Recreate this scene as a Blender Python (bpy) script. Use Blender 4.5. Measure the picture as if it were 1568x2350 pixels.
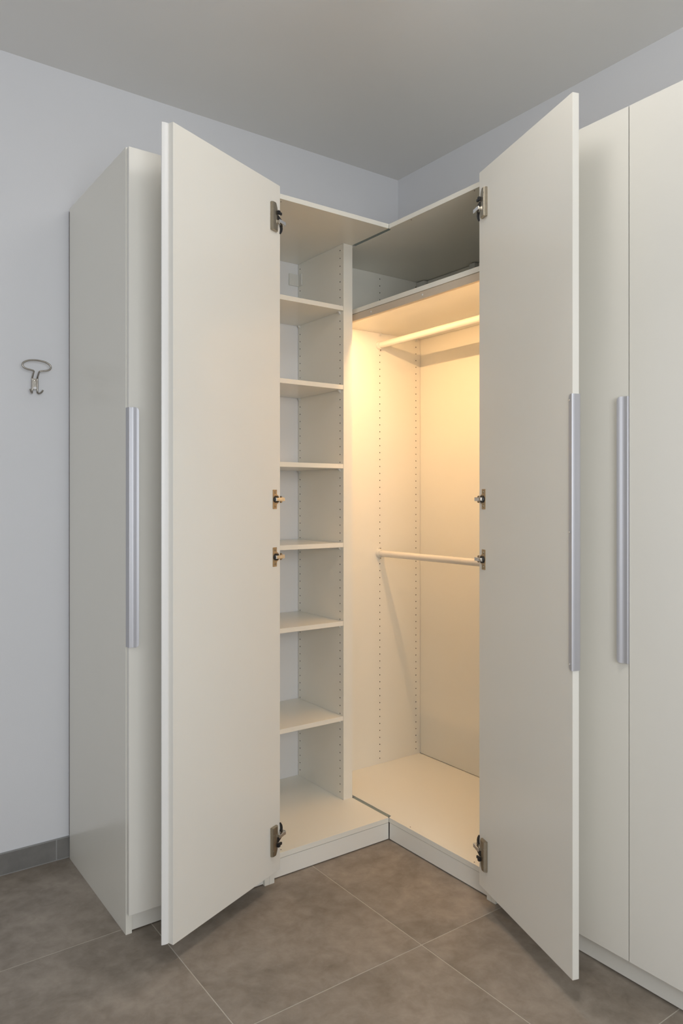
import bpy, bmesh, math, random
from mathutils import Vector

random.seed(4)
for o in list(bpy.data.objects):
    bpy.data.objects.remove(o, do_unlink=True)
SC = bpy.context.scene
COL = SC.collection

# ------------------------------------------------------------------ camera
cd = bpy.data.cameras.new('camera')
cd.sensor_fit = 'HORIZONTAL'
cd.sensor_width = 24.0
cd.lens = 1700.66 / 1568.0 * 24.0
cd.shift_y = -30.84 / 1568.0
cd.clip_start = 0.02
cam = bpy.data.objects.new('camera', cd)
COL.objects.link(cam)
cam.location = (-2.2992, -2.7210, 1.3064)
cam.rotation_euler = (math.radians(90), 0, math.radians(54.1567 - 90))
SC.camera = cam

# ------------------------------------------------------------------ world, lights, exposure
w = bpy.data.worlds.new('world')
SC.world = w
w.use_nodes = True
w.node_tree.nodes['Background'].inputs['Color'].default_value = (0.62, 0.75, 0.95, 1)
w.node_tree.nodes['Background'].inputs['Strength'].default_value = 0.9

SC.view_settings.view_transform = 'Standard'
SC.view_settings.look = 'None'
SC.view_settings.exposure = 0.0
SC.view_settings.gamma = 1.0
SC.view_settings.use_curve_mapping = False

WIN_POWER = 42.5
FILL_GLOBE_STRENGTH = 8.5
LED_STRENGTH = 242.0
FILL_SPOT_POWER = 2.8
FILL_GLOBE_POS = (-1.20, -1.60, 2.60)
FILL_SPOT_POS = (-1.42, -1.92)


def area_light(name, loc, rot, sx, sy, power, color, shape='RECTANGLE', spread=180):
    l = bpy.data.lights.new(name, 'AREA')
    l.shape = shape
    l.size = sx
    l.size_y = sy
    l.energy = power
    l.color = color
    l.spread = math.radians(spread)
    o = bpy.data.objects.new(name, l)
    COL.objects.link(o)
    o.location = loc
    o.rotation_euler = rot
    return o


# daylight entering by the window behind the photographer
area_light('window_daylight', (-2.30, -4.17, 1.55), (math.radians(90), 0, 0), 1.5, 1.25,
           WIN_POWER, (0.97, 1.0, 1.02))

# ------------------------------------------------------------------ materials
def principled(name, color, rough=0.5, metal=0.0, spec=0.5):
    m = bpy.data.materials.new(name)
    m.use_nodes = True
    b = m.node_tree.nodes['Principled BSDF']
    b.inputs['Base Color'].default_value = (*color, 1)
    b.inputs['Roughness'].default_value = rough
    b.inputs['Metallic'].default_value = metal
    b.inputs['Specular IOR Level'].default_value = spec
    return m


def noisy(name, c1, c2, scale, rough, detail=4.0, bump=0.0, bump_scale=200.0, spec=0.5, metal=0.0,
          stretch=(1, 1, 1), per_object=0.0):
    m = principled(name, c1, rough, metal, spec)
    nt = m.node_tree
    b = nt.nodes['Principled BSDF']
    geo = nt.nodes.new('ShaderNodeNewGeometry')
    mp = nt.nodes.new('ShaderNodeMapping')
    mp.inputs['Scale'].default_value = stretch
    nt.links.new(geo.outputs['Position'], mp.inputs['Vector'])
    vec = mp.outputs['Vector']
    if per_object:
        oi = nt.nodes.new('ShaderNodeObjectInfo')
        mul = nt.nodes.new('ShaderNodeVectorMath')
        mul.operation = 'ADD'
        sc = nt.nodes.new('ShaderNodeMath')
        sc.operation = 'MULTIPLY'
        sc.inputs[1].default_value = per_object
        nt.links.new(oi.outputs['Random'], sc.inputs[0])
        nt.links.new(vec, mul.inputs[0])
        nt.links.new(sc.outputs[0], mul.inputs[1])
        vec = mul.outputs[0]
    n = nt.nodes.new('ShaderNodeTexNoise')
    n.inputs['Scale'].default_value = scale
    n.inputs['Detail'].default_value = detail
    n.inputs['Roughness'].default_value = 0.6
    nt.links.new(vec, n.inputs['Vector'])
    r = nt.nodes.new('ShaderNodeValToRGB')
    r.color_ramp.elements[0].position = 0.3
    r.color_ramp.elements[1].position = 0.7
    r.color_ramp.elements[0].color = (*c1, 1)
    r.color_ramp.elements[1].color = (*c2, 1)
    nt.links.new(n.outputs['Fac'], r.inputs['Fac'])
    nt.links.new(r.outputs['Color'], b.inputs['Base Color'])
    if bump:
        n2 = nt.nodes.new('ShaderNodeTexNoise')
        n2.inputs['Scale'].default_value = bump_scale
        n2.inputs['Detail'].default_value = 2.0
        nt.links.new(geo.outputs['Position'], n2.inputs['Vector'])
        bp = nt.nodes.new('ShaderNodeBump')
        bp.inputs['Strength'].default_value = bump
        bp.inputs['Distance'].default_value = 0.002
        nt.links.new(n2.outputs['Fac'], bp.inputs['Height'])
        nt.links.new(bp.outputs['Normal'], b.inputs['Normal'])
    return m


M = {}
M['paint'] = noisy('wall_paint', (0.785, 0.793, 0.818), (0.795, 0.803, 0.828), 3.0, 0.85, bump=0.08, bump_scale=350, spec=0.25)
M['ceil'] = noisy('ceiling_paint', (0.84, 0.832, 0.815), (0.855, 0.847, 0.83), 2.0, 0.9, bump=0.05, bump_scale=300, spec=0.2)
M['lam'] = noisy('cream_white_laminate', (0.892, 0.868, 0.784), (0.900, 0.876, 0.792), 6.0, 0.21, spec=0.45, bump=0.03, bump_scale=500)
M['front'] = noisy('white_door_laminate', (0.885, 0.862, 0.795), (0.893, 0.870, 0.803), 6.0, 0.21, spec=0.45, bump=0.03, bump_scale=500)
M['edge'] = noisy('white_edge_band', (0.87, 0.86, 0.84), (0.88, 0.87, 0.85), 8.0, 0.35, spec=0.4)
M['backw'] = noisy('white_back_board', (0.86, 0.855, 0.85), (0.87, 0.865, 0.86), 6.0, 0.45, spec=0.35)
M['alu'] = noisy('anodised_aluminium', (0.54, 0.54, 0.57), (0.58, 0.58, 0.61), 30.0, 0.50, metal=0.7, stretch=(1, 1, 0.02))
M['strip'] = principled('grey_aluminium_strip', (0.30, 0.36, 0.36), 0.45, 0.6)
M['chrome'] = principled('chrome', (0.85, 0.84, 0.83), 0.12, 1.0)
M['nickel'] = noisy('dull_nickel', (0.36, 0.32, 0.25), (0.42, 0.37, 0.29), 80.0, 0.30, metal=0.95)
M['zinc'] = noisy('warm_zinc_plate', (0.48, 0.37, 0.24), (0.54, 0.42, 0.28), 80.0, 0.42, metal=0.7)
M['black'] = principled('black_plastic', (0.012, 0.012, 0.014), 0.4)
M['silver'] = principled('bright_zinc_screw', (0.86, 0.86, 0.85), 0.3, 0.25)
M['gap'] = principled('gap_shadow_brown', (0.075, 0.055, 0.048), 0.7)  # dark colour stands in for shade between side panel and wall
M['dark'] = principled('drilled_chipboard', (0.06, 0.035, 0.02), 0.9)
M['plastic'] = principled('white_plastic', (0.78, 0.77, 0.72), 0.4)
M['rail'] = principled('white_rail_lacquer', (0.83, 0.80, 0.74), 0.25)
M['steel'] = noisy('brushed_steel', (0.36, 0.335, 0.30), (0.44, 0.41, 0.365), 60.0, 0.30, metal=1.0)
M['badge'] = principled('white_enamel', (0.9, 0.9, 0.92), 0.2)
def tile_material(name, dark, mid, light, rough):
    m = principled(name, mid, rough, 0.0, 0.4)
    nt = m.node_tree
    b = nt.nodes['Principled BSDF']
    geo = nt.nodes.new('ShaderNodeNewGeometry')
    oi = nt.nodes.new('ShaderNodeObjectInfo')
    sc = nt.nodes.new('ShaderNodeMath')
    sc.operation = 'MULTIPLY'
    sc.inputs[1].default_value = 37.0
    nt.links.new(oi.outputs['Random'], sc.inputs[0])
    ad = nt.nodes.new('ShaderNodeVectorMath')
    ad.operation = 'ADD'
    nt.links.new(geo.outputs['Position'], ad.inputs[0])
    nt.links.new(sc.outputs[0], ad.inputs[1])

    def noise(scale, detail, dist):
        n = nt.nodes.new('ShaderNodeTexNoise')
        n.inputs['Scale'].default_value = scale
        n.inputs['Detail'].default_value = detail
        n.inputs['Roughness'].default_value = 0.62
        n.inputs['Distortion'].default_value = dist
        nt.links.new(ad.outputs[0], n.inputs['Vector'])
        return n.outputs['Fac']
    mix = nt.nodes.new('ShaderNodeMix')
    mix.inputs[0].default_value = 0.45
    nt.links.new(noise(3.6, 6.0, 0.6), mix.inputs[2])
    nt.links.new(noise(21.0, 9.0, 0.3), mix.inputs[3])
    r = nt.nodes.new('ShaderNodeValToRGB')
    r.color_ramp.elements[0].position = 0.36
    r.color_ramp.elements[1].position = 0.66
    r.color_ramp.elements[0].color = (*dark, 1)
    r.color_ramp.elements[1].color = (*light, 1)
    e = r.color_ramp.elements.new(0.5)
    e.color = (*mid, 1)
    nt.links.new(mix.outputs[0], r.inputs['Fac'])
    nt.links.new(r.outputs['Color'], b.inputs['Base Color'])
    n2 = nt.nodes.new('ShaderNodeTexNoise')
    n2.inputs['Scale'].default_value = 140.0
    nt.links.new(geo.outputs['Position'], n2.inputs['Vector'])
    bp = nt.nodes.new('ShaderNodeBump')
    bp.inputs['Strength'].default_value = 0.06
    bp.inputs['Distance'].default_value = 0.002
    nt.links.new(n2.outputs['Fac'], bp.inputs['Height'])
    nt.links.new(bp.outputs['Normal'], b.inputs['Normal'])
    return m


M['tile'] = tile_material('grey_brown_porcelain', (0.202, 0.170, 0.136), (0.282, 0.240, 0.197), (0.375, 0.324, 0.271), 0.42)
M['skirt'] = noisy('grey_skirting_porcelain', (0.165, 0.160, 0.152), (0.24, 0.232, 0.22), 9.0, 0.5, detail=8.0, spec=0.4, per_object=40.0)
M['grout'] = noisy('light_grout', (0.50, 0.46, 0.40), (0.56, 0.515, 0.45), 60.0, 0.9, spec=0.2)
M['caulk'] = principled('grey_grout_bead', (0.33, 0.33, 0.32), 0.8)
M['valance'] = noisy('champagne_valance', (0.66, 0.555, 0.43), (0.69, 0.58, 0.455), 12.0, 0.38, spec=0.4)
M['winf'] = principled('white_window_frame', (0.8, 0.8, 0.8), 0.4)
led = bpy.data.materials.new('warm_led')
led.use_nodes = True
nt = led.node_tree
nt.nodes.remove(nt.nodes['Principled BSDF'])
em = nt.nodes.new('ShaderNodeEmission')
em.inputs['Color'].default_value = (1.0, 0.605, 0.285, 1)
em.inputs['Strength'].default_value = LED_STRENGTH
nt.links.new(em.outputs[0], nt.nodes['Material Output'].inputs['Surface'])
M['led'] = led
lampm = bpy.data.materials.new('fill_globe_glow')
lampm.use_nodes = True
b = lampm.node_tree.nodes['Principled BSDF']
b.inputs['Base Color'].default_value = (0.9, 0.88, 0.84, 1)
b.inputs['Emission Color'].default_value = (1.0, 0.96, 0.90, 1)
b.inputs['Emission Strength'].default_value = FILL_GLOBE_STRENGTH
M['lamp'] = lampm
glass = principled('window_glass', (1, 1, 1), 0.02)
glass.node_tree.nodes['Principled BSDF'].inputs['Transmission Weight'].default_value = 1.0
M['glass'] = glass

# ------------------------------------------------------------------ helpers
def wloc(p):
    v = Vector((0, 0, 0))
    while p is not None:
        v += p.location
        p = p.parent
    return v


def link(name, bm, mat, parent=None, origin=None, smooth=False):
    """bm holds world coordinates; the object's origin sits at its parent's place (or origin)."""
    base = wloc(parent) if parent is not None else Vector(origin or (0, 0, 0))
    bmesh.ops.translate(bm, verts=bm.verts, vec=-base)
    bmesh.ops.recalc_face_normals(bm, faces=bm.faces)
    me = bpy.data.meshes.new(name)
    bm.to_mesh(me)
    bm.free()
    for m in (mat if isinstance(mat, (list, tuple)) else [mat]):
        me.materials.append(m)
    if smooth:
        me.polygons.foreach_set('use_smooth', [True] * len(me.polygons))
    o = bpy.data.objects.new(name, me)
    COL.objects.link(o)
    if parent is not None:
        o.parent = parent
    else:
        o.location = base
    return o


def thing(name, loc, label, cat, group=None):
    o = bpy.data.objects.new(name, None)
    o.empty_display_size = 0.1
    COL.objects.link(o)
    o.location = loc
    tag(o, label, cat, group)
    return o


def tag(o, label, cat, group=None):
    o['label'] = label
    o['category'] = cat
    if group:
        o['group'] = group
    return o


def struct(o):
    o['kind'] = 'structure'
    return o


def add_box(bm, x0, x1, y0, y1, z0, z1, bevel=0.0, mi=0):
    vs = [bm.verts.new((x, y, z)) for x in (x0, x1) for y in (y0, y1) for z in (z0, z1)]
    fs = []
    for q in ((0, 1, 3, 2), (4, 6, 7, 5), (0, 4, 5, 1), (2, 3, 7, 6), (0, 2, 6, 4), (1, 5, 7, 3)):
        f = bm.faces.new([vs[i] for i in q])
        f.material_index = mi
        fs.append(f)
    if bevel:
        es = list({e for f in fs for e in f.edges})
        bmesh.ops.bevel(bm, geom=es, offset=bevel, segments=2, affect='EDGES', profile=0.7)


def box(name, x0, x1, y0, y1, z0, z1, mat, parent=None, bevel=0.0, origin=None):
    bm = bmesh.new()
    add_box(bm, min(x0, x1), max(x0, x1), min(y0, y1), max(y0, y1), min(z0, z1), max(z0, z1), bevel)
    return link(name, bm, mat, parent, origin)


class Frame:
    """local frame: a along U, b along N, c along Z from origin P"""
    def __init__(s, P, U, N):
        s.P, s.U, s.N = Vector(P), Vector(U).normalized(), Vector(N).normalized()

    def __call__(s, a, b, c):
        return s.P + s.U * a + s.N * b + Vector((0, 0, c))


def fbox(bm, F, a0, a1, b0, b1, c0, c1, bevel=0.0, mi=0):
    vs = [bm.verts.new(F(a, b, c)) for a in (a0, a1) for b in (b0, b1) for c in (c0, c1)]
    fs = []
    for q in ((0, 1, 3, 2), (4, 6, 7, 5), (0, 4, 5, 1), (2, 3, 7, 6), (0, 2, 6, 4), (1, 5, 7, 3)):
        f = bm.faces.new([vs[i] for i in q])
        f.material_index = mi
        fs.append(f)
    if bevel:
        es = list({e for f in fs for e in f.edges})
        bmesh.ops.bevel(bm, geom=es, offset=bevel, segments=2, affect='EDGES', profile=0.7)


def prism(bm, pts_a, pts_b):
    """two matching rings of points -> closed solid"""
    A = [bm.verts.new(p) for p in pts_a]
    B = [bm.verts.new(p) for p in pts_b]
    n = len(A)
    bm.faces.new(A)
    bm.faces.new(B[::-1])
    for i in range(n):
        bm.faces.new([A[i], A[(i + 1) % n], B[(i + 1) % n], B[i]])


def tube(bm, pts, r, seg=12, cap=True):
    pts = [Vector(p) for p in pts]
    rings = []
    up = Vector((0, 0, 1))
    prev = None
    for i, p in enumerate(pts):
        t = (pts[min(i + 1, len(pts) - 1)] - pts[max(i - 1, 0)]).normalized()
        if prev is None:
            n = t.cross(up)
            if n.length < 1e-3:
                n = t.cross(Vector((1, 0, 0)))
        else:
            n = prev - t * prev.dot(t)
        n.normalize()
        prev = n
        bb = t.cross(n)
        rr = r[i] if isinstance(r, (list, tuple)) else r
        rings.append([bm.verts.new(p + (n * math.cos(2 * math.pi * k / seg) + bb * math.sin(2 * math.pi * k / seg)) * rr)
                      for k in range(seg)])
    for a, c in zip(rings, rings[1:]):
        for k in range(seg):
            bm.faces.new([a[k], a[(k + 1) % seg], c[(k + 1) % seg], c[k]])
    if cap:
        bm.faces.new(rings[0])
        bm.faces.new(rings[-1][::-1])


def smooth_path(pts, n=6):
    """Catmull-Rom through points"""
    P = [Vector(p) for p in pts]
    out = []
    for i in range(len(P) - 1):
        p0, p1, p2, p3 = P[max(i - 1, 0)], P[i], P[i + 1], P[min(i + 2, len(P) - 1)]
        for k in range(n):
            t = k / n
            out.append(0.5 * ((2 * p1) + (p2 - p0) * t + (2 * p0 - 5 * p1 + 4 * p2 - p3) * t * t
                              + (3 * p1 - p0 - 3 * p2 + p3) * t ** 3))
    out.append(P[-1])
    return out


def autosmooth(o, deg=40):
    me = o.data
    me.polygons.foreach_set('use_smooth', [True] * len(me.polygons))
    lim = math.radians(deg)
    bm = bmesh.new()
    bm.from_mesh(me)
    for e in bm.edges:
        e.smooth = len(e.link_faces) == 2 and e.calc_face_angle(0) < lim
    bm.to_mesh(me)
    bm.free()
    return o


def drilled_panel(name, F, width, thick, z0, z1, cols, zs, mats, parent, r=0.0026, depth=0.011):
    """board whose face (b = 0, facing +N) carries columns of drilled shelf-pin holes"""
    bm = bmesh.new()
    hw = 0.008
    cols = sorted(cols)
    # body without drilled face
    v = {(a, b, c): bm.verts.new(F(a, b, c)) for a in (0, width) for b in (0, -thick) for c in (z0, z1)}
    for q in (((0, 0, z0), (0, -thick, z0), (0, -thick, z1), (0, 0, z1)),
              ((width, 0, z0), (width, 0, z1), (width, -thick, z1), (width, -thick, z0)),
              ((0, -thick, z0), (width, -thick, z0), (width, -thick, z1), (0, -thick, z1)),
              ((0, 0, z1), (0, -thick, z1), (width, -thick, z1), (width, 0, z1)),
              ((0, 0, z0), (width, 0, z0), (width, -thick, z0), (0, -thick, z0))):
        bm.faces.new([v[k] for k in q])

    def quad(a0, a1, c0, c1):
        if a1 - a0 < 1e-6 or c1 - c0 < 1e-6:
            return
        bm.faces.new([bm.verts.new(F(a, 0, c)) for a, c in ((a0, c0), (a1, c0), (a1, c1), (a0, c1))])
    a = 0
    for u in cols:
        quad(a, u - hw, z0, z1)
        a = u + hw
        zz = sorted(z for z in zs if z0 + 0.017 < z < z1 - 0.017)
        quad(u - hw, u + hw, z0, zz[0] - 0.016)
        quad(u - hw, u + hw, zz[-1] + 0.016, z1)
        for z in zz:
            h = 0.016
            O8 = [(hw, 0), (hw, h), (0, h), (-hw, h), (-hw, 0), (-hw, -h), (0, -h), (hw, -h)]
            ov = [bm.verts.new(F(u + x, 0, z + y)) for x, y in O8]
            iv = [bm.verts.new(F(u + r * math.cos(k * math.pi / 4), 0, z + r * math.sin(k * math.pi / 4))) for k in range(8)]
            dv = [bm.verts.new(F(u + r * math.cos(k * math.pi / 4), -depth, z + r * math.sin(k * math.pi / 4))) for k in range(8)]
            for k in range(8):
                j = (k + 1) % 8
                bm.faces.new([ov[k], ov[j], iv[j], iv[k]])
                f = bm.faces.new([iv[k], iv[j], dv[j], dv[k]])
                f.material_index = 1
            f = bm.faces.new(dv)
            f.material_index = 1
    quad(a, width, z0, z1)
    bmesh.ops.remove_doubles(bm, verts=bm.verts, dist=1e-6)
    return link(name, bm, mats, parent)


# ------------------------------------------------------------------ dimensions (metres)
WX, WY, H = 0.0473, 0.056, 2.8627          # room corner, ceiling height
RX, RY = -3.9, -4.2                        # the other two walls
HT, ZT, ZB = 2.358, 2.341, 0.0844          # cabinet top, underside of top board, top of bottom board
BB = 0.0665                                # underside of bottom board
XF, YF = -0.489, -0.526                    # board fronts of the two corner cabinets
ZHOLES = [2.3181 - 0.032 * j for j in range(70)]

# ------------------------------------------------------------------ room shell
floor = struct(box('floor', RX, WX + 0.15, RY, WY + 0.15, -0.06, -0.0007, M['grout']))
gx = [-0.839 + 0.600 * k for k in range(-6, 4)]
gy = [-1.100 + 0.590 * k for k in range(-6, 4)]
G = 0.0016
tile_cache = {}
for i in range(len(gx) - 1):
    for j in range(len(gy) - 1):
        x0, x1 = max(gx[i] + G, RX), min(gx[i + 1] - G, WX + 0.05)
        y0, y1 = max(gy[j] + G, RY), min(gy[j + 1] - G, WY - 0.002)
        if x1 - x0 < 0.01 or y1 - y0 < 0.01:
            continue
        key = (round(x1 - x0, 4), round(y1 - y0, 4))
        if key not in tile_cache:
            bm = bmesh.new()
            add_box(bm, 0, key[0], 0, key[1], -0.006, 0.0, 0.0004)
            bmesh.ops.recalc_face_normals(bm, faces=bm.faces)
            me = bpy.data.meshes.new('floor_tile')
            bm.to_mesh(me)
            bm.free()
            me.materials.append(M['tile'])
            tile_cache[key] = me
        t = bpy.data.objects.new('floor_tile', tile_cache[key])
        COL.objects.link(t)
        t.location = (x0, y0, 0)
        t.parent = floor

struct(box('ceiling', RX - 0.1, WX + 0.2, RY - 0.1, WY + 0.2, H, H + 0.1, M['ceil']))
struct(box('wall_left', RX - 0.1, WX + 0.2, WY, WY + 0.12, -0.06, H, M['paint']))
# right wall: plaster above the cabinets stands proud of the recess they are built into
bm = bmesh.new()
prof = [(WX + 0.18, -0.06), (0.105, -0.06), (0.105, 2.366), (WX, 2.366), (WX, H), (WX + 0.18, H)]
prism(bm, [Vector((x, WY + 0.12, z)) for x, z in prof], [Vector((x, RY - 0.1, z)) for x, z in prof])
struct(link('wall_right', bm, M['paint']))
# walls behind the photographer, one with the window
struct(box('wall_side', RX - 0.12, RX, RY - 0.1, WY + 0.12, -0.06, H, M['paint']))
bm = bmesh.new()
wx0, wx1, wz0, wz1 = -3.10, -1.50, 0.88, 2.22
for a in ((RX, wx0, -0.06, H), (wx1, WX + 0.18, -0.06, H), (wx0, wx1, -0.06, wz0), (wx0, wx1, wz1, H)):
    add_box(bm, a[0], a[1], RY - 0.12, RY, a[2], a[3])
struct(link('wall_rear', bm, M['paint']))
bm = bmesh.new()
for a in ((wx0, wx0 + 0.05, wz0, wz1), (wx1 - 0.05, wx1, wz0, wz1), (wx0, wx1, wz0, wz0 + 0.05), (wx0, wx1, wz1 - 0.05, wz1),
          ((wx0 + wx1) / 2 - 0.03, (wx0 + wx1) / 2 + 0.03, wz0, wz1)):
    add_box(bm, a[0], a[1], RY - 0.09, RY - 0.04, a[2], a[3])
win = struct(link('window_1', bm, M['winf']))
for a in ((wx0 + 0.05, (wx0 + wx1) / 2 - 0.03), ((wx0 + wx1) / 2 + 0.03, wx1 - 0.05)):
    box('pane', a[0], a[1], RY - 0.07, RY - 0.064, wz0 + 0.05, wz1 - 0.05, M['glass'], win)

# tiled skirting on the left wall
sk = bpy.data.objects.new('baseboard_left', None)
COL.objects.link(sk)
sk.location = (RX, WY, 0)
struct(sk)
jx = -1.5677
edges = [jx + 0.6 * k for k in range(-4, 2)]
for e0, e1 in zip(edges, edges[1:]):
    a0, a1 = max(e0 + 0.0022, RX), min(e1 - 0.0022, -0.6)
    if a1 - a0 > 0.02:
        box('skirting_tile', a0, a1, 0.0465, WY - 0.0012, 0.0035, 0.0745, M['skirt'], sk, 0.0012)
box('grout_bed', RX, -0.97, 0.0478, WY, 0.0, 0.0765, M['caulk'], sk)

# ------------------------------------------------------------------ door hardware
def handle_mesh(F, z0, z1):
    """anodised edge-grip profile.  F: a = into the door from its free edge, b = outward from the outer face"""
    T = 0.0205
    path = [(0.0125, -T - 0.0010), (0.004, -T - 0.0010), (-0.0006, -T - 0.0010), (-0.0012, -T + 0.0006), (-0.0012, -0.012),
            (-0.0012, -0.004), (-0.0012, 0.0016), (-0.0002, 0.0032), (0.0026, 0.0037), (0.0062, 0.0039), (0.0102, 0.0048),
            (0.0142, 0.0070), (0.0178, 0.0099), (0.0216, 0.0121), (0.0262, 0.0130)]
    P = [Vector((a, b)) for a, b in path]
    cum = [0.0]
    for p, q in zip(P, P[1:]):
        cum.append(cum[-1] + (q - p).length)
    tab_end, lip_start = cum[2], cum[8]
    L = cum[-1]

    def at(t):
        t = min(max(t, 0), L)
        for i in range(len(P) - 1):
            if t <= cum[i + 1] + 1e-12:
                k = (t - cum[i]) / (cum[i + 1] - cum[i])
                return P[i].lerp(P[i + 1], k), (P[i + 1] - P[i]).normalized()
        return P[-1], (P[-1] - P[-2]).normalized()
    R = 0.011
    hs = [0, 0.0008, 0.002, 0.004, 0.0065, 0.011]
    zsn = [(z0 + x, x) for x in hs] + [(z1 - x, x) for x in hs[::-1]]
    bm = bmesh.new()
    rings = []
    for z, x in zsn:
        cut = R - math.sqrt(max(R * R - (R - x) ** 2, 0)) if x < R else 0
        t0, t1 = cut, L - cut
        ts = [t0 + (tab_end - t0) * k / 3 for k in range(3)] + [c for c in cum[2:8]] + \
             [lip_start + (t1 - lip_start) * k / 9 for k in range(10)]
        top, bot = [], []
        for t in ts:
            p, d = at(t)
            n = Vector((-d.y, d.x))
            top.append(bm.verts.new(F(p.x + n.x * 0.0008, p.y + n.y * 0.0008, z)))
            bot.append(bm.verts.new(F(p.x - n.x * 0.0008, p.y - n.y * 0.0008, z)))
        rings.append(top + bot[::-1])
    n = len(rings[0])
    for r0, r1 in zip(rings, rings[1:]):
        for k in range(n):
            bm.faces.new([r0[k], r0[(k + 1) % n], r1[(k + 1) % n], r1[k]])
    h = n // 2
    for r in (rings[0], rings[-1]):
        for k in range(h - 1):
            bm.faces.new([r[k], r[k + 1], r[n - 2 - k], r[n - 1 - k]])
    return bm


def add_handle(F, z0, z1, door, screws=False):
    o = link('handle', handle_mesh(F, z0, z1), M['alu'], door)
    o['label'] = 'brushed aluminium grip profile'
    autosmooth(o, 50)
    if screws:
        for z in (z0 + 0.016, (z0 + z1) / 2, z1 - 0.016):
            bm = bmesh.new()
            p = F(0.0075, -0.0225, z)
            tube(bm, [p, p - F.N * 0.0012, p - F.N * 0.0018], [0.0028, 0.0026, 0.0012], 10)
            autosmooth(link('screw', bm, M['chrome'], door), 30)


def cup_hinge(F, z, door):
    """F: a = from the hinge edge into the door, b = out of the inner face.  Standard cup hinge."""
    bm = bmesh.new()
    pts = [(0.020, -0.032), (0.0395, -0.032), (0.041, -0.0305), (0.041, 0.0305), (0.0395, 0.032), (0.020, 0.032), (0.0195, 0.031),
           (0.0195, 0.016), (0.013, 0.0135), (0.008, 0.009), (0.008, -0.009), (0.013, -0.0135), (0.0195, -0.016), (0.0195, -0.031)]
    prism(bm, [F(a, 0.0002, z + c) for a, c in pts], [F(a, 0.0018, z + c) for a, c in pts])
    link('hinge_plate', bm, M['zinc'], door)
    for s in (-1, 1):
        bm = bmesh.new()
        p = F(0.029, 0.0016, z + s * 0.0225)
        tube(bm, [p, p + F.N * 0.0012, p + F.N * 0.0018], [0.0038, 0.0034, 0.0015], 12)
        autosmooth(link('screw', bm, M['nickel'], door), 30)
    # open cup
    bm = bmesh.new()
    fr = [(0.0245 + 0.0145 * math.cos(k * math.pi / 10), 0.0118 * math.sin(k * math.pi / 10)) for k in range(20)]
    prism(bm, [F(a, 0.0012, z + c) for a, c in fr], [F(a, 0.0055, z + c * 0.96) for a, c in fr])
    autosmooth(link('hinge_cup', bm, M['black'], door), 40)
    hinge_arm(F, z, door, 0.034, 0.0055)


def hinge_arm(F, z, door, a0, hh):
    # chrome link arm swinging out of the cup and back into the carcass
    bm = bmesh.new()
    fbox(bm, F, 0.006, a0, 0.0062, 0.0135, z - hh, z + hh, 0.0012)
    fbox(bm, F, -0.0105, 0.0075, 0.0040, 0.0128, z - hh * 1.12, z + hh * 1.12, 0.0016)
    fbox(bm, F, -0.0125, -0.0035, -0.026, 0.0035, z - hh * 0.95, z + hh * 0.95, 0.0012)
    autosmooth(link('hinge_arm', bm, M['chrome'], door), 40)
    bm = bmesh.new()
    pts = [(0.004, 0.0015), (-0.006, 0.0095), (-0.011, 0.0065), (-0.011, -0.0075), (-0.006, -0.0105), (0.004, -0.0035)]
    prism(bm, [F(a, -0.004, z + c * 1.15) for a, c in pts], [F(a, 0.002, z + c * 1.15) for a, c in pts])
    link('hinge_link', bm, M['nickel'], door)


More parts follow.
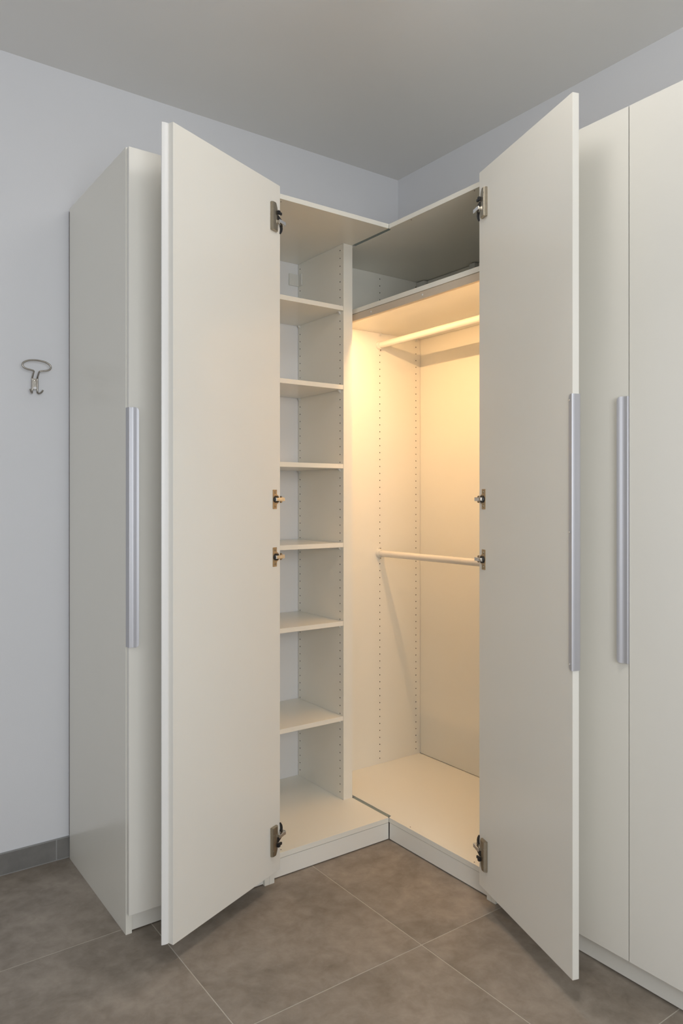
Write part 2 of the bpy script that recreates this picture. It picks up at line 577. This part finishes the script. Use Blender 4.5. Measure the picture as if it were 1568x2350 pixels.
def wide_hinge(F, z0, z1, door, flip):
    """tall bodied wide-angle hinge; flip mirrors it upside down for the bottom of the door"""
    L = z1 - z0

    def Z(t):
        return z1 - t * L if flip else z0 + t * L
    ring = [(0.054, 0.0), (0.022, 0.0), (0.0195, 0.03), (0.0195, 0.70), (0.024, 0.80), (0.032, 0.98), (0.034, 1.0), (0.054, 1.0)]
    ring2 = [(0.051, 0.012), (0.0295, 0.012), (0.0285, 0.04), (0.0285, 0.72), (0.031, 0.82), (0.0365, 0.97), (0.0375, 0.985), (0.051, 0.985)]
    bm = bmesh.new()
    A = [bm.verts.new(F(a, 0.0002, Z(t))) for a, t in ring]
    Bm = [bm.verts.new(F(a, 0.006, Z(t))) for a, t in ring]
    Cc = [bm.verts.new(F(a, 0.0125, Z(t))) for a, t in ring2]
    n = len(A)
    bm.faces.new(A)
    bm.faces.new(Cc)
    for r0, r1 in ((A, Bm), (Bm, Cc)):
        for k in range(n):
            bm.faces.new([r0[k], r0[(k + 1) % n], r1[(k + 1) % n], r1[k]])
    es = [e for e in bm.edges]
    bmesh.ops.bevel(bm, geom=es, offset=0.0009, segments=2, affect='EDGES')
    autosmooth(link('hinge_body', bm, M['nickel'], door), 35)
    for t in (0.26, 0.79):
        bm = bmesh.new()
        p = F(0.0495, 0.010, Z(t))
        tube(bm, [p, p + F.N * 0.003, p + F.N * 0.0036], [0.0022, 0.002, 0.001], 10)
        autosmooth(link('screw', bm, M['nickel'], door), 30)
    # black release lever and buffer
    bm = bmesh.new()
    zc = Z(0.66)
    fbox(bm, F, 0.010, 0.0285, 0.0105, 0.0165, zc - 0.0042, zc + 0.0042, 0.0016)
    fbox(bm, F, 0.0225, 0.0325, 0.0115, 0.0195, zc - 0.0062, zc + 0.0062, 0.002)
    link('hinge_lever', bm, M['black'], door)
    bm = bmesh.new()
    s = -1 if flip else 1
    pts = [(0.030, 0.56), (0.0285, 0.40), (0.004, 0.385), (0.006, 0.42), (0.020, 0.50)]
    prism(bm, [F(a, 0.0118, Z(t)) for a, t in pts], [F(a, 0.0158, Z(t)) for a, t in pts])
    link('hinge_buffer', bm, M['black'], door)
    # chrome arm
    zc = Z(0.36)
    hh = 0.0058
    bm = bmesh.new()
    fbox(bm, F, 0.007, 0.0275, 0.0125, 0.0195, zc - hh, zc + hh, 0.0014)
    fbox(bm, F, -0.010, 0.0085, 0.006, 0.0175, zc - hh * 1.15, zc + hh * 1.15, 0.002)
    fbox(bm, F, -0.0135, -0.0045, -0.026, 0.006, zc - hh, zc + hh, 0.0012)
    autosmooth(link('hinge_arm', bm, M['chrome'], door), 40)
    bm = bmesh.new()
    pts = [(0.003, 0.31), (-0.0105, 0.31), (-0.0115, 0.22), (-0.0085, 0.12), (-0.001, 0.01), (0.003, 0.02), (0.001, 0.14), (0.0, 0.20)]
    prism(bm, [F(a, -0.012, Z(t)) for a, t in pts], [F(a, 0.003, Z(t)) for a, t in pts])
    link('hinge_link', bm, M['black'], door)


def door_slab(name, P0, P1, N, t, z0, z1, parent, mat):
    """leaf from P0 to P1 (plan points on the face that N points away from the body of), thickness t against N"""
    U = (Vector(P1) - Vector(P0))
    L = U.length
    F = Frame((P0[0], P0[1], 0), (U.x, U.y, 0), (N[0], N[1], 0))
    bm = bmesh.new()
    fbox(bm, F, 0, L, -t, 0, z0, z1, 0.0009)
    return link(name, bm, mat, parent), F


# ------------------------------------------------------------------ narrow closed cabinet against the left wall
cabL = thing('wardrobe_cabinet', (-1.276, -0.26, 0),
             'narrow closed white wardrobe cabinet against the left wall, behind the left open door', 'wardrobe')
box('side_panel', -1.5244, -1.5054, 0.038, -0.546, 0.0, HT, M['lam'], cabL, 0.0008)
box('side_panel', -1.0470, -1.0284, 0.050, -0.546, 0.0, HT, M['lam'], cabL, 0.0008)
box('top_board', -1.5054, -1.0470, 0.045, -0.546, ZT, HT, M['lam'], cabL, 0.0006)
box('bottom_board', -1.5054, -1.0470, 0.045, -0.535, BB, ZB, M['lam'], cabL, 0.0006)
box('back_panel', -1.5054, -1.0470, 0.046, 0.052, ZB, ZT, M['backw'], cabL)
box('plinth', -1.5050, -1.0475, -0.535, -0.517, 0.003, BB, M['front'], cabL, 0.0006)
box('shadow_gap_strip', -1.5212, -1.5140, 0.0384, 0.0556, 0.080, 2.352, M['gap'], cabL)['label'] = 'dark brown strip painting the shadow in the gap to the wall'  # shadow gap behind the panel, put in as a dark strip
dL, F = door_slab('door', (-1.5226, -0.567), (-1.0300, -0.567), (0, -1), 0.0192, 0.066, 2.353, cabL, M['front'])
add_handle(F, 0.8635, 1.5780, dL)

# ------------------------------------------------------------------ open shelf cabinet (left leg of the corner)
cabS = thing('shelf_cabinet', (-0.76, -0.24, 0),
             'open white corner cabinet with six shelves and its door swung wide to the left', 'wardrobe')
box('side_panel', -1.0280, -1.0094, 0.050, -0.546, 0.0, HT, M['lam'], cabS, 0.0008)
top = box('top_board', -1.0090, -0.4905, 0.050, YF, ZT, HT, M['lam'], cabS, 0.0006)
bot = box('bottom_board', -1.0090, -0.4905, 0.050, YF, BB, ZB, M['lam'], cabS, 0.0006)
box('back_panel', -1.0090, -0.5345, 0.0500, 0.0535, ZB, ZT, M['backw'], cabS)
box('plinth', -1.0088, -0.4897, YF + 0.0014, YF + 0.018, 0.003, BB - 0.0018, M['front'], cabS, 0.0005)
Fu = Frame((-0.5339, 0.0495, 0), (0, -1, 0), (-1, 0, 0))
upr = drilled_panel('divider_panel', Fu, 0.0495 + 0.2916, 0.0443, ZB + 0.0003, ZT - 0.0003,
                    (0.0495 - 0.0355, 0.0495 + 0.2674), ZHOLES, [M['lam'], M['dark']], cabS)
upr['label'] = 'thick drilled divider with two columns of shelf pin holes'
shelf_z = [2.0684, 1.7487, 1.4285, 1.1091, 0.7912, 0.4062]
for z in shelf_z:
    s = box('shelf', -1.0085, -0.5350, 0.0480, -0.2910, z, z + 0.0180, M['lam'], cabS, 0.0006)
    for y in (0.0355, -0.2674):
        bm = bmesh.new()
        ring = [(0.0, 0.0), (-0.0, -0.012), (-0.003, -0.011), (-0.011, -0.0015), (-0.011, 0.0)]
        prism(bm, [Vector((-0.5342 + a, y - 0.004, z - 0.0002 + c)) for a, c in ring],
              [Vector((-0.5342 + a, y + 0.004, z - 0.0002 + c)) for a, c in ring])
        link('shelf_pin', bm, M['plastic'], s)
# cover of the wall hanger in the top corner
bm = bmesh.new()
add_box(bm, -0.5842, -0.5350, 0.0425, 0.0498, 2.2425, 2.2935, 0.0012)
add_box(bm, -0.5378, -0.5342, 0.0190, 0.0425, 2.2430, 2.2930, 0.0008)
add_box(bm, -0.5392, -0.5342, 0.0160, 0.0195, 2.2430, 2.2930, 0.0008)
link('hanger_cover', bm, M['plastic'], cabS)['label'] = 'white plastic cover of the wall hanger'
for (x, y, z, par) in ((-0.9578, -0.5034, ZT, top), (-0.9599, -0.507, ZB, bot)):
    bm = bmesh.new()
    d = -1 if z > 1 else 1
    tube(bm, [(x, y, z - d * 0.002), (x, y, z + d * 0.0003)], 0.0022, 10)
    link('drill_hole', bm, M['dark'], par)

# its open door
hl, fl = Vector((-1.0129, -0.5883)), Vector((-1.4733, -0.7788))
d = (fl - hl).normalized()
nin = Vector((-d.y, d.x))
if nin.y > 0:
    nin = -nin
dS, _ = door_slab('door', fl, hl, nin, 0.0205, 0.066, 2.353, cabS, M['front'])
Fh = Frame((hl.x, hl.y, 0), (d.x, d.y, 0), (nin.x, nin.y, 0))
wide_hinge(Fh, 2.191, 2.284, dS, False)
wide_hinge(Fh, 0.128, 0.223, dS, True)
cup_hinge(Fh, 1.3038, dS)
cup_hinge(Fh, 1.1126, dS)
# cover strip along the free edge (curved lip that catches the gap to the other door)
Fs = Frame((fl.x, fl.y, 0), (-d.x, -d.y, 0), (-nin.x, -nin.y, 0))   # a into door = toward hinge, b outward
bm = bmesh.new()
cv = [(0.0004, 0.0180), (-0.0022, 0.0178), (-0.0045, 0.0182), (-0.0075, 0.0194), (-0.0110, 0.0214), (-0.0140, 0.0236), (-0.0172, 0.0262)]
ring = []
for i, (a, b_) in enumerate(cv):
    ring.append((a, b_))
for a, b_ in cv[::-1]:
    ring.append((a + 0.0004, b_ + 0.0026))
prism(bm, [Fs(a, b_, 0.066) for a, b_ in ring], [Fs(a, b_, 2.353) for a, b_ in ring])
o = link('edge_strip', bm, M['edge'], dS)
o['label'] = 'white curved cover strip along the free edge'
autosmooth(o, 40)

# ------------------------------------------------------------------ hanging cabinet (right leg of the corner)
cabH = thing('hanging_cabinet', (-0.2, -0.55, 0),
             'lit white corner cabinet with two clothes rails and its door swung wide to the right', 'wardrobe')
XB = 0.0912
Fe = Frame((-0.4885, -0.0561, 0), (1, 0, 0), (0, -1, 0))
drilled_panel('end_panel', Fe, XB + 0.4885 - 0.0005, 0.019, ZB + 0.0003, ZT - 0.0003,
              (0.4885 - 0.1565, 0.4885 + 0.0651), ZHOLES, [M['lam'], M['dark']], cabH)
box('side_panel', XB + 0.004, -0.501, -1.0590, -1.0403, 0.0, HT, M['lam'], cabH, 0.0008)
outl = [(XB + 0.003, -0.0375), (XB + 0.003, -1.0400), (XF, -1.0400), (XF, YF), (-0.4725, -0.519), (-0.4725, -0.2925), (-0.4725, -0.0563),
        (-0.4725, -0.0375)]
bds = {}
for nm, za, zb in (('top_board', ZT, HT), ('bottom_board', BB, ZB)):
    bm = bmesh.new()
    prism(bm, [Vector((x, y, za)) for x, y in outl], [Vector((x, y, zb)) for x, y in outl])
    bds[nm] = link(nm, bm, M['lam'], cabH)
    o = box('joint_strip', -0.4900, -0.4728, -0.2920, -0.5185, za + 0.0012 if za > 1 else za, zb - 0.0012 if za < 1 else zb, M['strip'], bds[nm])
    o['label'] = 'grey metal strip joining the two corner cabinets'
box('back_panel', XB, XB + 0.003, -0.0565, -1.0400, ZB + 0.0022, ZT - 0.0018, M['lam'], cabH)
box('plinth', XF + 0.0014, XF + 0.018, -0.5275, -1.0400, 0.003, BB - 0.0018, M['front'], cabH, 0.0005)
# shelf carrying the light
ls = box('shelf', -0.4720, 0.0885, -0.0575, -1.0390, 2.0672, 2.0852, M['lam'], cabH, 0.0006)
bm = bmesh.new()
pr = [(-0.4722, 2.0375), (-0.4722, 2.0640), (-0.4676, 2.0640), (-0.4676, 2.0670), (-0.4570, 2.0670), (-0.4570, 2.0375)]
prism(bm, [Vector((x, -0.0580, z)) for x, z in pr], [Vector((x, -1.0385, z)) for x, z in pr])
lip = link('light_valance', bm, M['valance'], cabH)
lip['label'] = 'tan valance strip with screws below the upper shelf'
for y in (-0.3934, -0.6977, -1.0):
    bm = bmesh.new()
    tube(bm, [(-0.4715, y, 2.0518), (-0.4730, y, 2.0518), (-0.4737, y, 2.0518)], [0.0038, 0.0034, 0.0016], 12)
    autosmooth(link('screw', bm, M['silver'], lip), 30)
lb = box('led_strip', -0.4560, -0.4450, -0.1500, -0.9500, 2.0650, 2.0670, M['led'], cabH)
lb['label'] = 'warm white light strip hidden behind the valance'
for x in (-0.1565, 0.0651):
    bm = bmesh.new()
    ring = [(0.0, 0.0), (0.0, -0.012), (-0.003, -0.011), (-0.011, -0.0015), (-0.011, 0.0)]
    prism(bm, [Vector((x - 0.004, -0.0563 + a, 2.067 + c)) for a, c in ring], [Vector((x + 0.004, -0.0563 + a, 2.067 + c)) for a, c in ring])
    link('shelf_pin', bm, M['plastic'], ls)
# hanger covers in the upper back corner
for y0, y1 in ((-0.0575, -0.112), (-0.405, -0.44)):
    bm = bmesh.new()
    add_box(bm, 0.066, XB - 0.0003, y1, y0, 2.24, 2.3385, 0.006)
    autosmooth(link('hanger_cover', bm, M['plastic'], cabH), 40)
for (x, y, z, par) in ((-0.478, -0.6425, ZT, bds['top_board']), (-0.4785, -0.9645, ZT, bds['top_board']),
                       (-0.4773, -0.6362, ZB, bds['bottom_board']), (-0.4785, -0.9636, ZB, bds['bottom_board'])):
    bm = bmesh.new()
    dd = -1 if z > 1 else 1
    tube(bm, [(x, y, z - dd * 0.002), (x, y, z + dd * 0.0003)], 0.0022, 10)
    link('drill_hole', bm, M['dark'], par)
# clothes rails
XR = -0.160
for z, upper in ((2.0115, True), (1.0545, False)):
    bm = bmesh.new()
    tube(bm, [(XR, -0.0570, z), (XR, -0.2, z), (XR, -0.6, z), (XR, -1.0398, z)], 0.0146, 32)
    rail = autosmooth(link('clothes_rail', bm, M['rail'], cabH), 40)
    for ya, sg in ((-0.0564, -1), (-1.0400, 1)):
        bm = bmesh.new()
        # cup ring around the rail end
        n = 32
        prof = [(0.0, 0.0172), (0.0, 0.0205), (0.0150, 0.0190), (0.0165, 0.0175), (0.0165, 0.0149), (0.0, 0.0149)]
        rings = []
        for dy, r in prof:
            rings.append([bm.verts.new((XR + r * math.cos(2 * math.pi * k / n), ya + sg * dy, z + r * math.sin(2 * math.pi * k / n)))
                          for k in range(n)])
        for r0, r1 in zip(rings[1:], rings[2:]):
            for k in range(n):
                bm.faces.new([r0[k], r0[(k + 1) % n], r1[(k + 1) % n], r1[k]])
        for r0, r1 in ((rings[1], rings[5]),):
            for k in range(n):
                bm.faces.new([r0[k], r0[(k + 1) % n], r1[(k + 1) % n], r1[k]])
        autosmooth(link('rail_cup', bm, M['plastic'], rail), 40)
        for s in ((-1,) if upper else (-1, 1)):
            bm = bmesh.new()
            zt = z + s * 0.0225
            ring = [(XR + 0.004 + 0.0075 * math.cos(math.pi * k / 10), zt + s * 0.0075 * math.sin(math.pi * k / 10)) for k in range(11)]
            ring += [(XR - 0.0035, z + s * 0.012), (XR + 0.0115, z + s * 0.012)]
            prism(bm, [Vector((x, ya + sg * 0.0002, c)) for x, c in ring], [Vector((x, ya + sg * 0.004, c)) for x, c in ring])
            autosmooth(link('rail_tab', bm, M['plastic'], rail), 40)
            bm = bmesh.new()
            tube(bm, [(XR + 0.004, ya + sg * 0.0035, zt), (XR + 0.004, ya + sg * 0.0052, zt)], 0.0030, 10)
            link('screw', bm, M['nickel'], rail)

# its open door
hr, fr_ = Vector((-0.5450, -1.0496)), Vector((-0.7003, -1.5234))
d2 = (fr_ - hr).normalized()
n2 = Vector((-d2.y, d2.x))
if n2.x > 0:
    n2 = -n2
dH, _ = door_slab('door', fr_, hr, n2, 0.0192, 0.066, 2.353, cabH, M['front'])
Fh2 = Frame((hr.x, hr.y, 0), (d2.x, d2.y, 0), (n2.x, n2.y, 0))
wide_hinge(Fh2, 2.1966, 2.2884, dH, False)
wide_hinge(Fh2, 0.1302, 0.2261, dH, True)
cup_hinge(Fh2, 1.3045, dH)
cup_hinge(Fh2, 1.1126, dH)
fo = fr_ - n2 * 0.0192
Fg = Frame((fo.x, fo.y, 0), (-d2.x, -d2.y, 0), (-n2.x, -n2.y, 0))
add_handle(Fg, 0.8625, 1.5768, dH, True)

# ------------------------------------------------------------------ closed double cabinet along the right wall
cabR = thing('wardrobe_cabinet', (-0.2, -1.57, 0),
             'closed white double-door wardrobe along the right wall, behind the right open door', 'wardrobe')
for y0, y1 in ((-1.0780, -1.0595), (-2.0900, -2.0715)):
    box('side_panel', XB + 0.004, -0.501, y0, y1, 0.0, HT, M['lam'], cabR, 0.0008)
box('top_board', XB, -0.501, -2.0715, -1.0780, ZT, HT, M['lam'], cabR, 0.0006)
box('bottom_board', XB, -0.489, -2.0715, -1.0780, BB, ZB, M['lam'], cabR, 0.0006)
box('back_panel', XB - 0.003, XB, -2.0715, -1.0780, ZB, ZT, M['backw'], cabR)
box('plinth', -0.489, -0.471, -2.0712, -1.0783, 0.003, BB, M['front'], cabR, 0.0006)
dA, FA = door_slab('door', (-0.522, -1.5672), (-0.522, -1.0605), (-1, 0), 0.0192, 0.072, 2.353, cabR, M['front'])
add_handle(FA, 0.8660, 1.5795, dA)
door_slab('door', (-0.522, -2.0885), (-0.522, -1.5702), (-1, 0), 0.0192, 0.072, 2.353, cabR, M['front'])

# ------------------------------------------------------------------ wire hook on the left wall
hk = thing('coat_hook', (-1.642, WY, 1.70), 'brushed steel wire coat hook with wide loop on the left wall', 'hook')
hx = -1.6421


def hook_side(s):
    yl = 0.0475
    return [(hx + s * 0.0215, 0.022, 1.6905), (hx + s * 0.0195, 0.024, 1.6855), (hx + s * 0.0150, 0.031, 1.6795), (hx + s * 0.0108, 0.041, 1.6790),
            (hx + s * 0.0090, yl, 1.6850), (hx + s * 0.0088, yl, 1.6980), (hx + s * 0.0088, yl, 1.7150), (hx + s * 0.0088, yl, 1.7300),
            (hx + s * 0.0088, 0.0440, 1.7370), (hx + s * 0.0088, 0.0300, 1.7480), (hx + s * 0.0096, 0.0215, 1.7535),
            (hx + s * 0.0150, 0.0195, 1.7560), (hx + s * 0.0300, 0.0190, 1.7585), (hx + s * 0.0420, 0.0190, 1.7630),
            (hx + s * 0.0475, 0.0190, 1.7715), (hx + s * 0.0440, 0.0190, 1.7805), (hx + s * 0.0300, 0.0190, 1.7885), (hx + s * 0.0150, 0.0190, 1.7915)]


pth = hook_side(-1) + [(hx, 0.0190, 1.7925)] + hook_side(1)[::-1]
bm = bmesh.new()
tube(bm, smooth_path(pth, 5), 0.0031, 12)
autosmooth(link('wire', bm, M['steel'], hk), 60)
bm = bmesh.new()
add_box(bm, hx - 0.0066, hx + 0.0066, 0.0462, 0.0545, 1.6930, 1.7325, 0.0012)
link('back_plate', bm, M['steel'], hk)
bm = bmesh.new()
e = [(hx + 0.0056 * math.cos(k * math.pi / 10), 1.6985 + 0.0040 * math.sin(k * math.pi / 10)) for k in range(20)]
prism(bm, [Vector((x, 0.0463, z)) for x, z in e], [Vector((x, 0.0444, z)) for x, z in e])
link('badge', bm, M['badge'], hk)['label'] = 'small oval white badge'
bm = bmesh.new()
tube(bm, [(hx, 0.0465, 1.7255), (hx, 0.0450, 1.7255), (hx, 0.0445, 1.7255)], [0.0038, 0.0034, 0.0016], 12)
autosmooth(link('screw', bm, M['steel'], hk), 30)

# ------------------------------------------------------------------ glowing globe added out of view as room fill light
lp = thing('fill_globe', (FILL_GLOBE_POS[0], FILL_GLOBE_POS[1], H), 'round white globe added outside the view as fill light', 'lamp')
lx, ly, lz = FILL_GLOBE_POS
bm = bmesh.new()
tube(bm, [(lx, ly, H - 0.0005), (lx, ly, H - 0.02), (lx, ly, H - 0.028)], [0.055, 0.055, 0.03], 32)
autosmooth(link('canopy', bm, M['winf'], lp), 40)
bm = bmesh.new()
tube(bm, [(lx, ly, H - 0.02), (lx, ly, lz + 0.12)], 0.006, 12)
autosmooth(link('stem', bm, M['winf'], lp), 40)
bm = bmesh.new()
bmesh.ops.create_uvsphere(bm, u_segments=32, v_segments=20, radius=0.13)
bmesh.ops.translate(bm, verts=bm.verts, vec=(lx, ly, lz))
link('globe', bm, M['lamp'], lp, smooth=True)

# ------------------------------------------------------------------ downlight added out of view to brighten the floor
sp = thing('fill_spot', (FILL_SPOT_POS[0], FILL_SPOT_POS[1], H), 'small round ceiling fill light added outside the view', 'spotlight')
bm = bmesh.new()
rings = []
for r, dz in ((0.17, -0.0005), (0.17, -0.004), (0.155, -0.006), (0.150, -0.002)):
    rings.append([bm.verts.new((FILL_SPOT_POS[0] + r * math.cos(2 * math.pi * k / 40), FILL_SPOT_POS[1] + r * math.sin(2 * math.pi * k / 40), H + dz))
                  for k in range(40)])
for r0, r1 in zip(rings, rings[1:]):
    for k in range(40):
        bm.faces.new([r0[k], r0[(k + 1) % 40], r1[(k + 1) % 40], r1[k]])
autosmooth(link('trim_ring', bm, M['winf'], sp), 40)
la = area_light('fill_spot_light', (0, 0, -0.012), (0, 0, 0), 0.28, 0.28, FILL_SPOT_POWER, (1.0, 0.95, 0.89), 'DISK', 85)
la.parent = sp
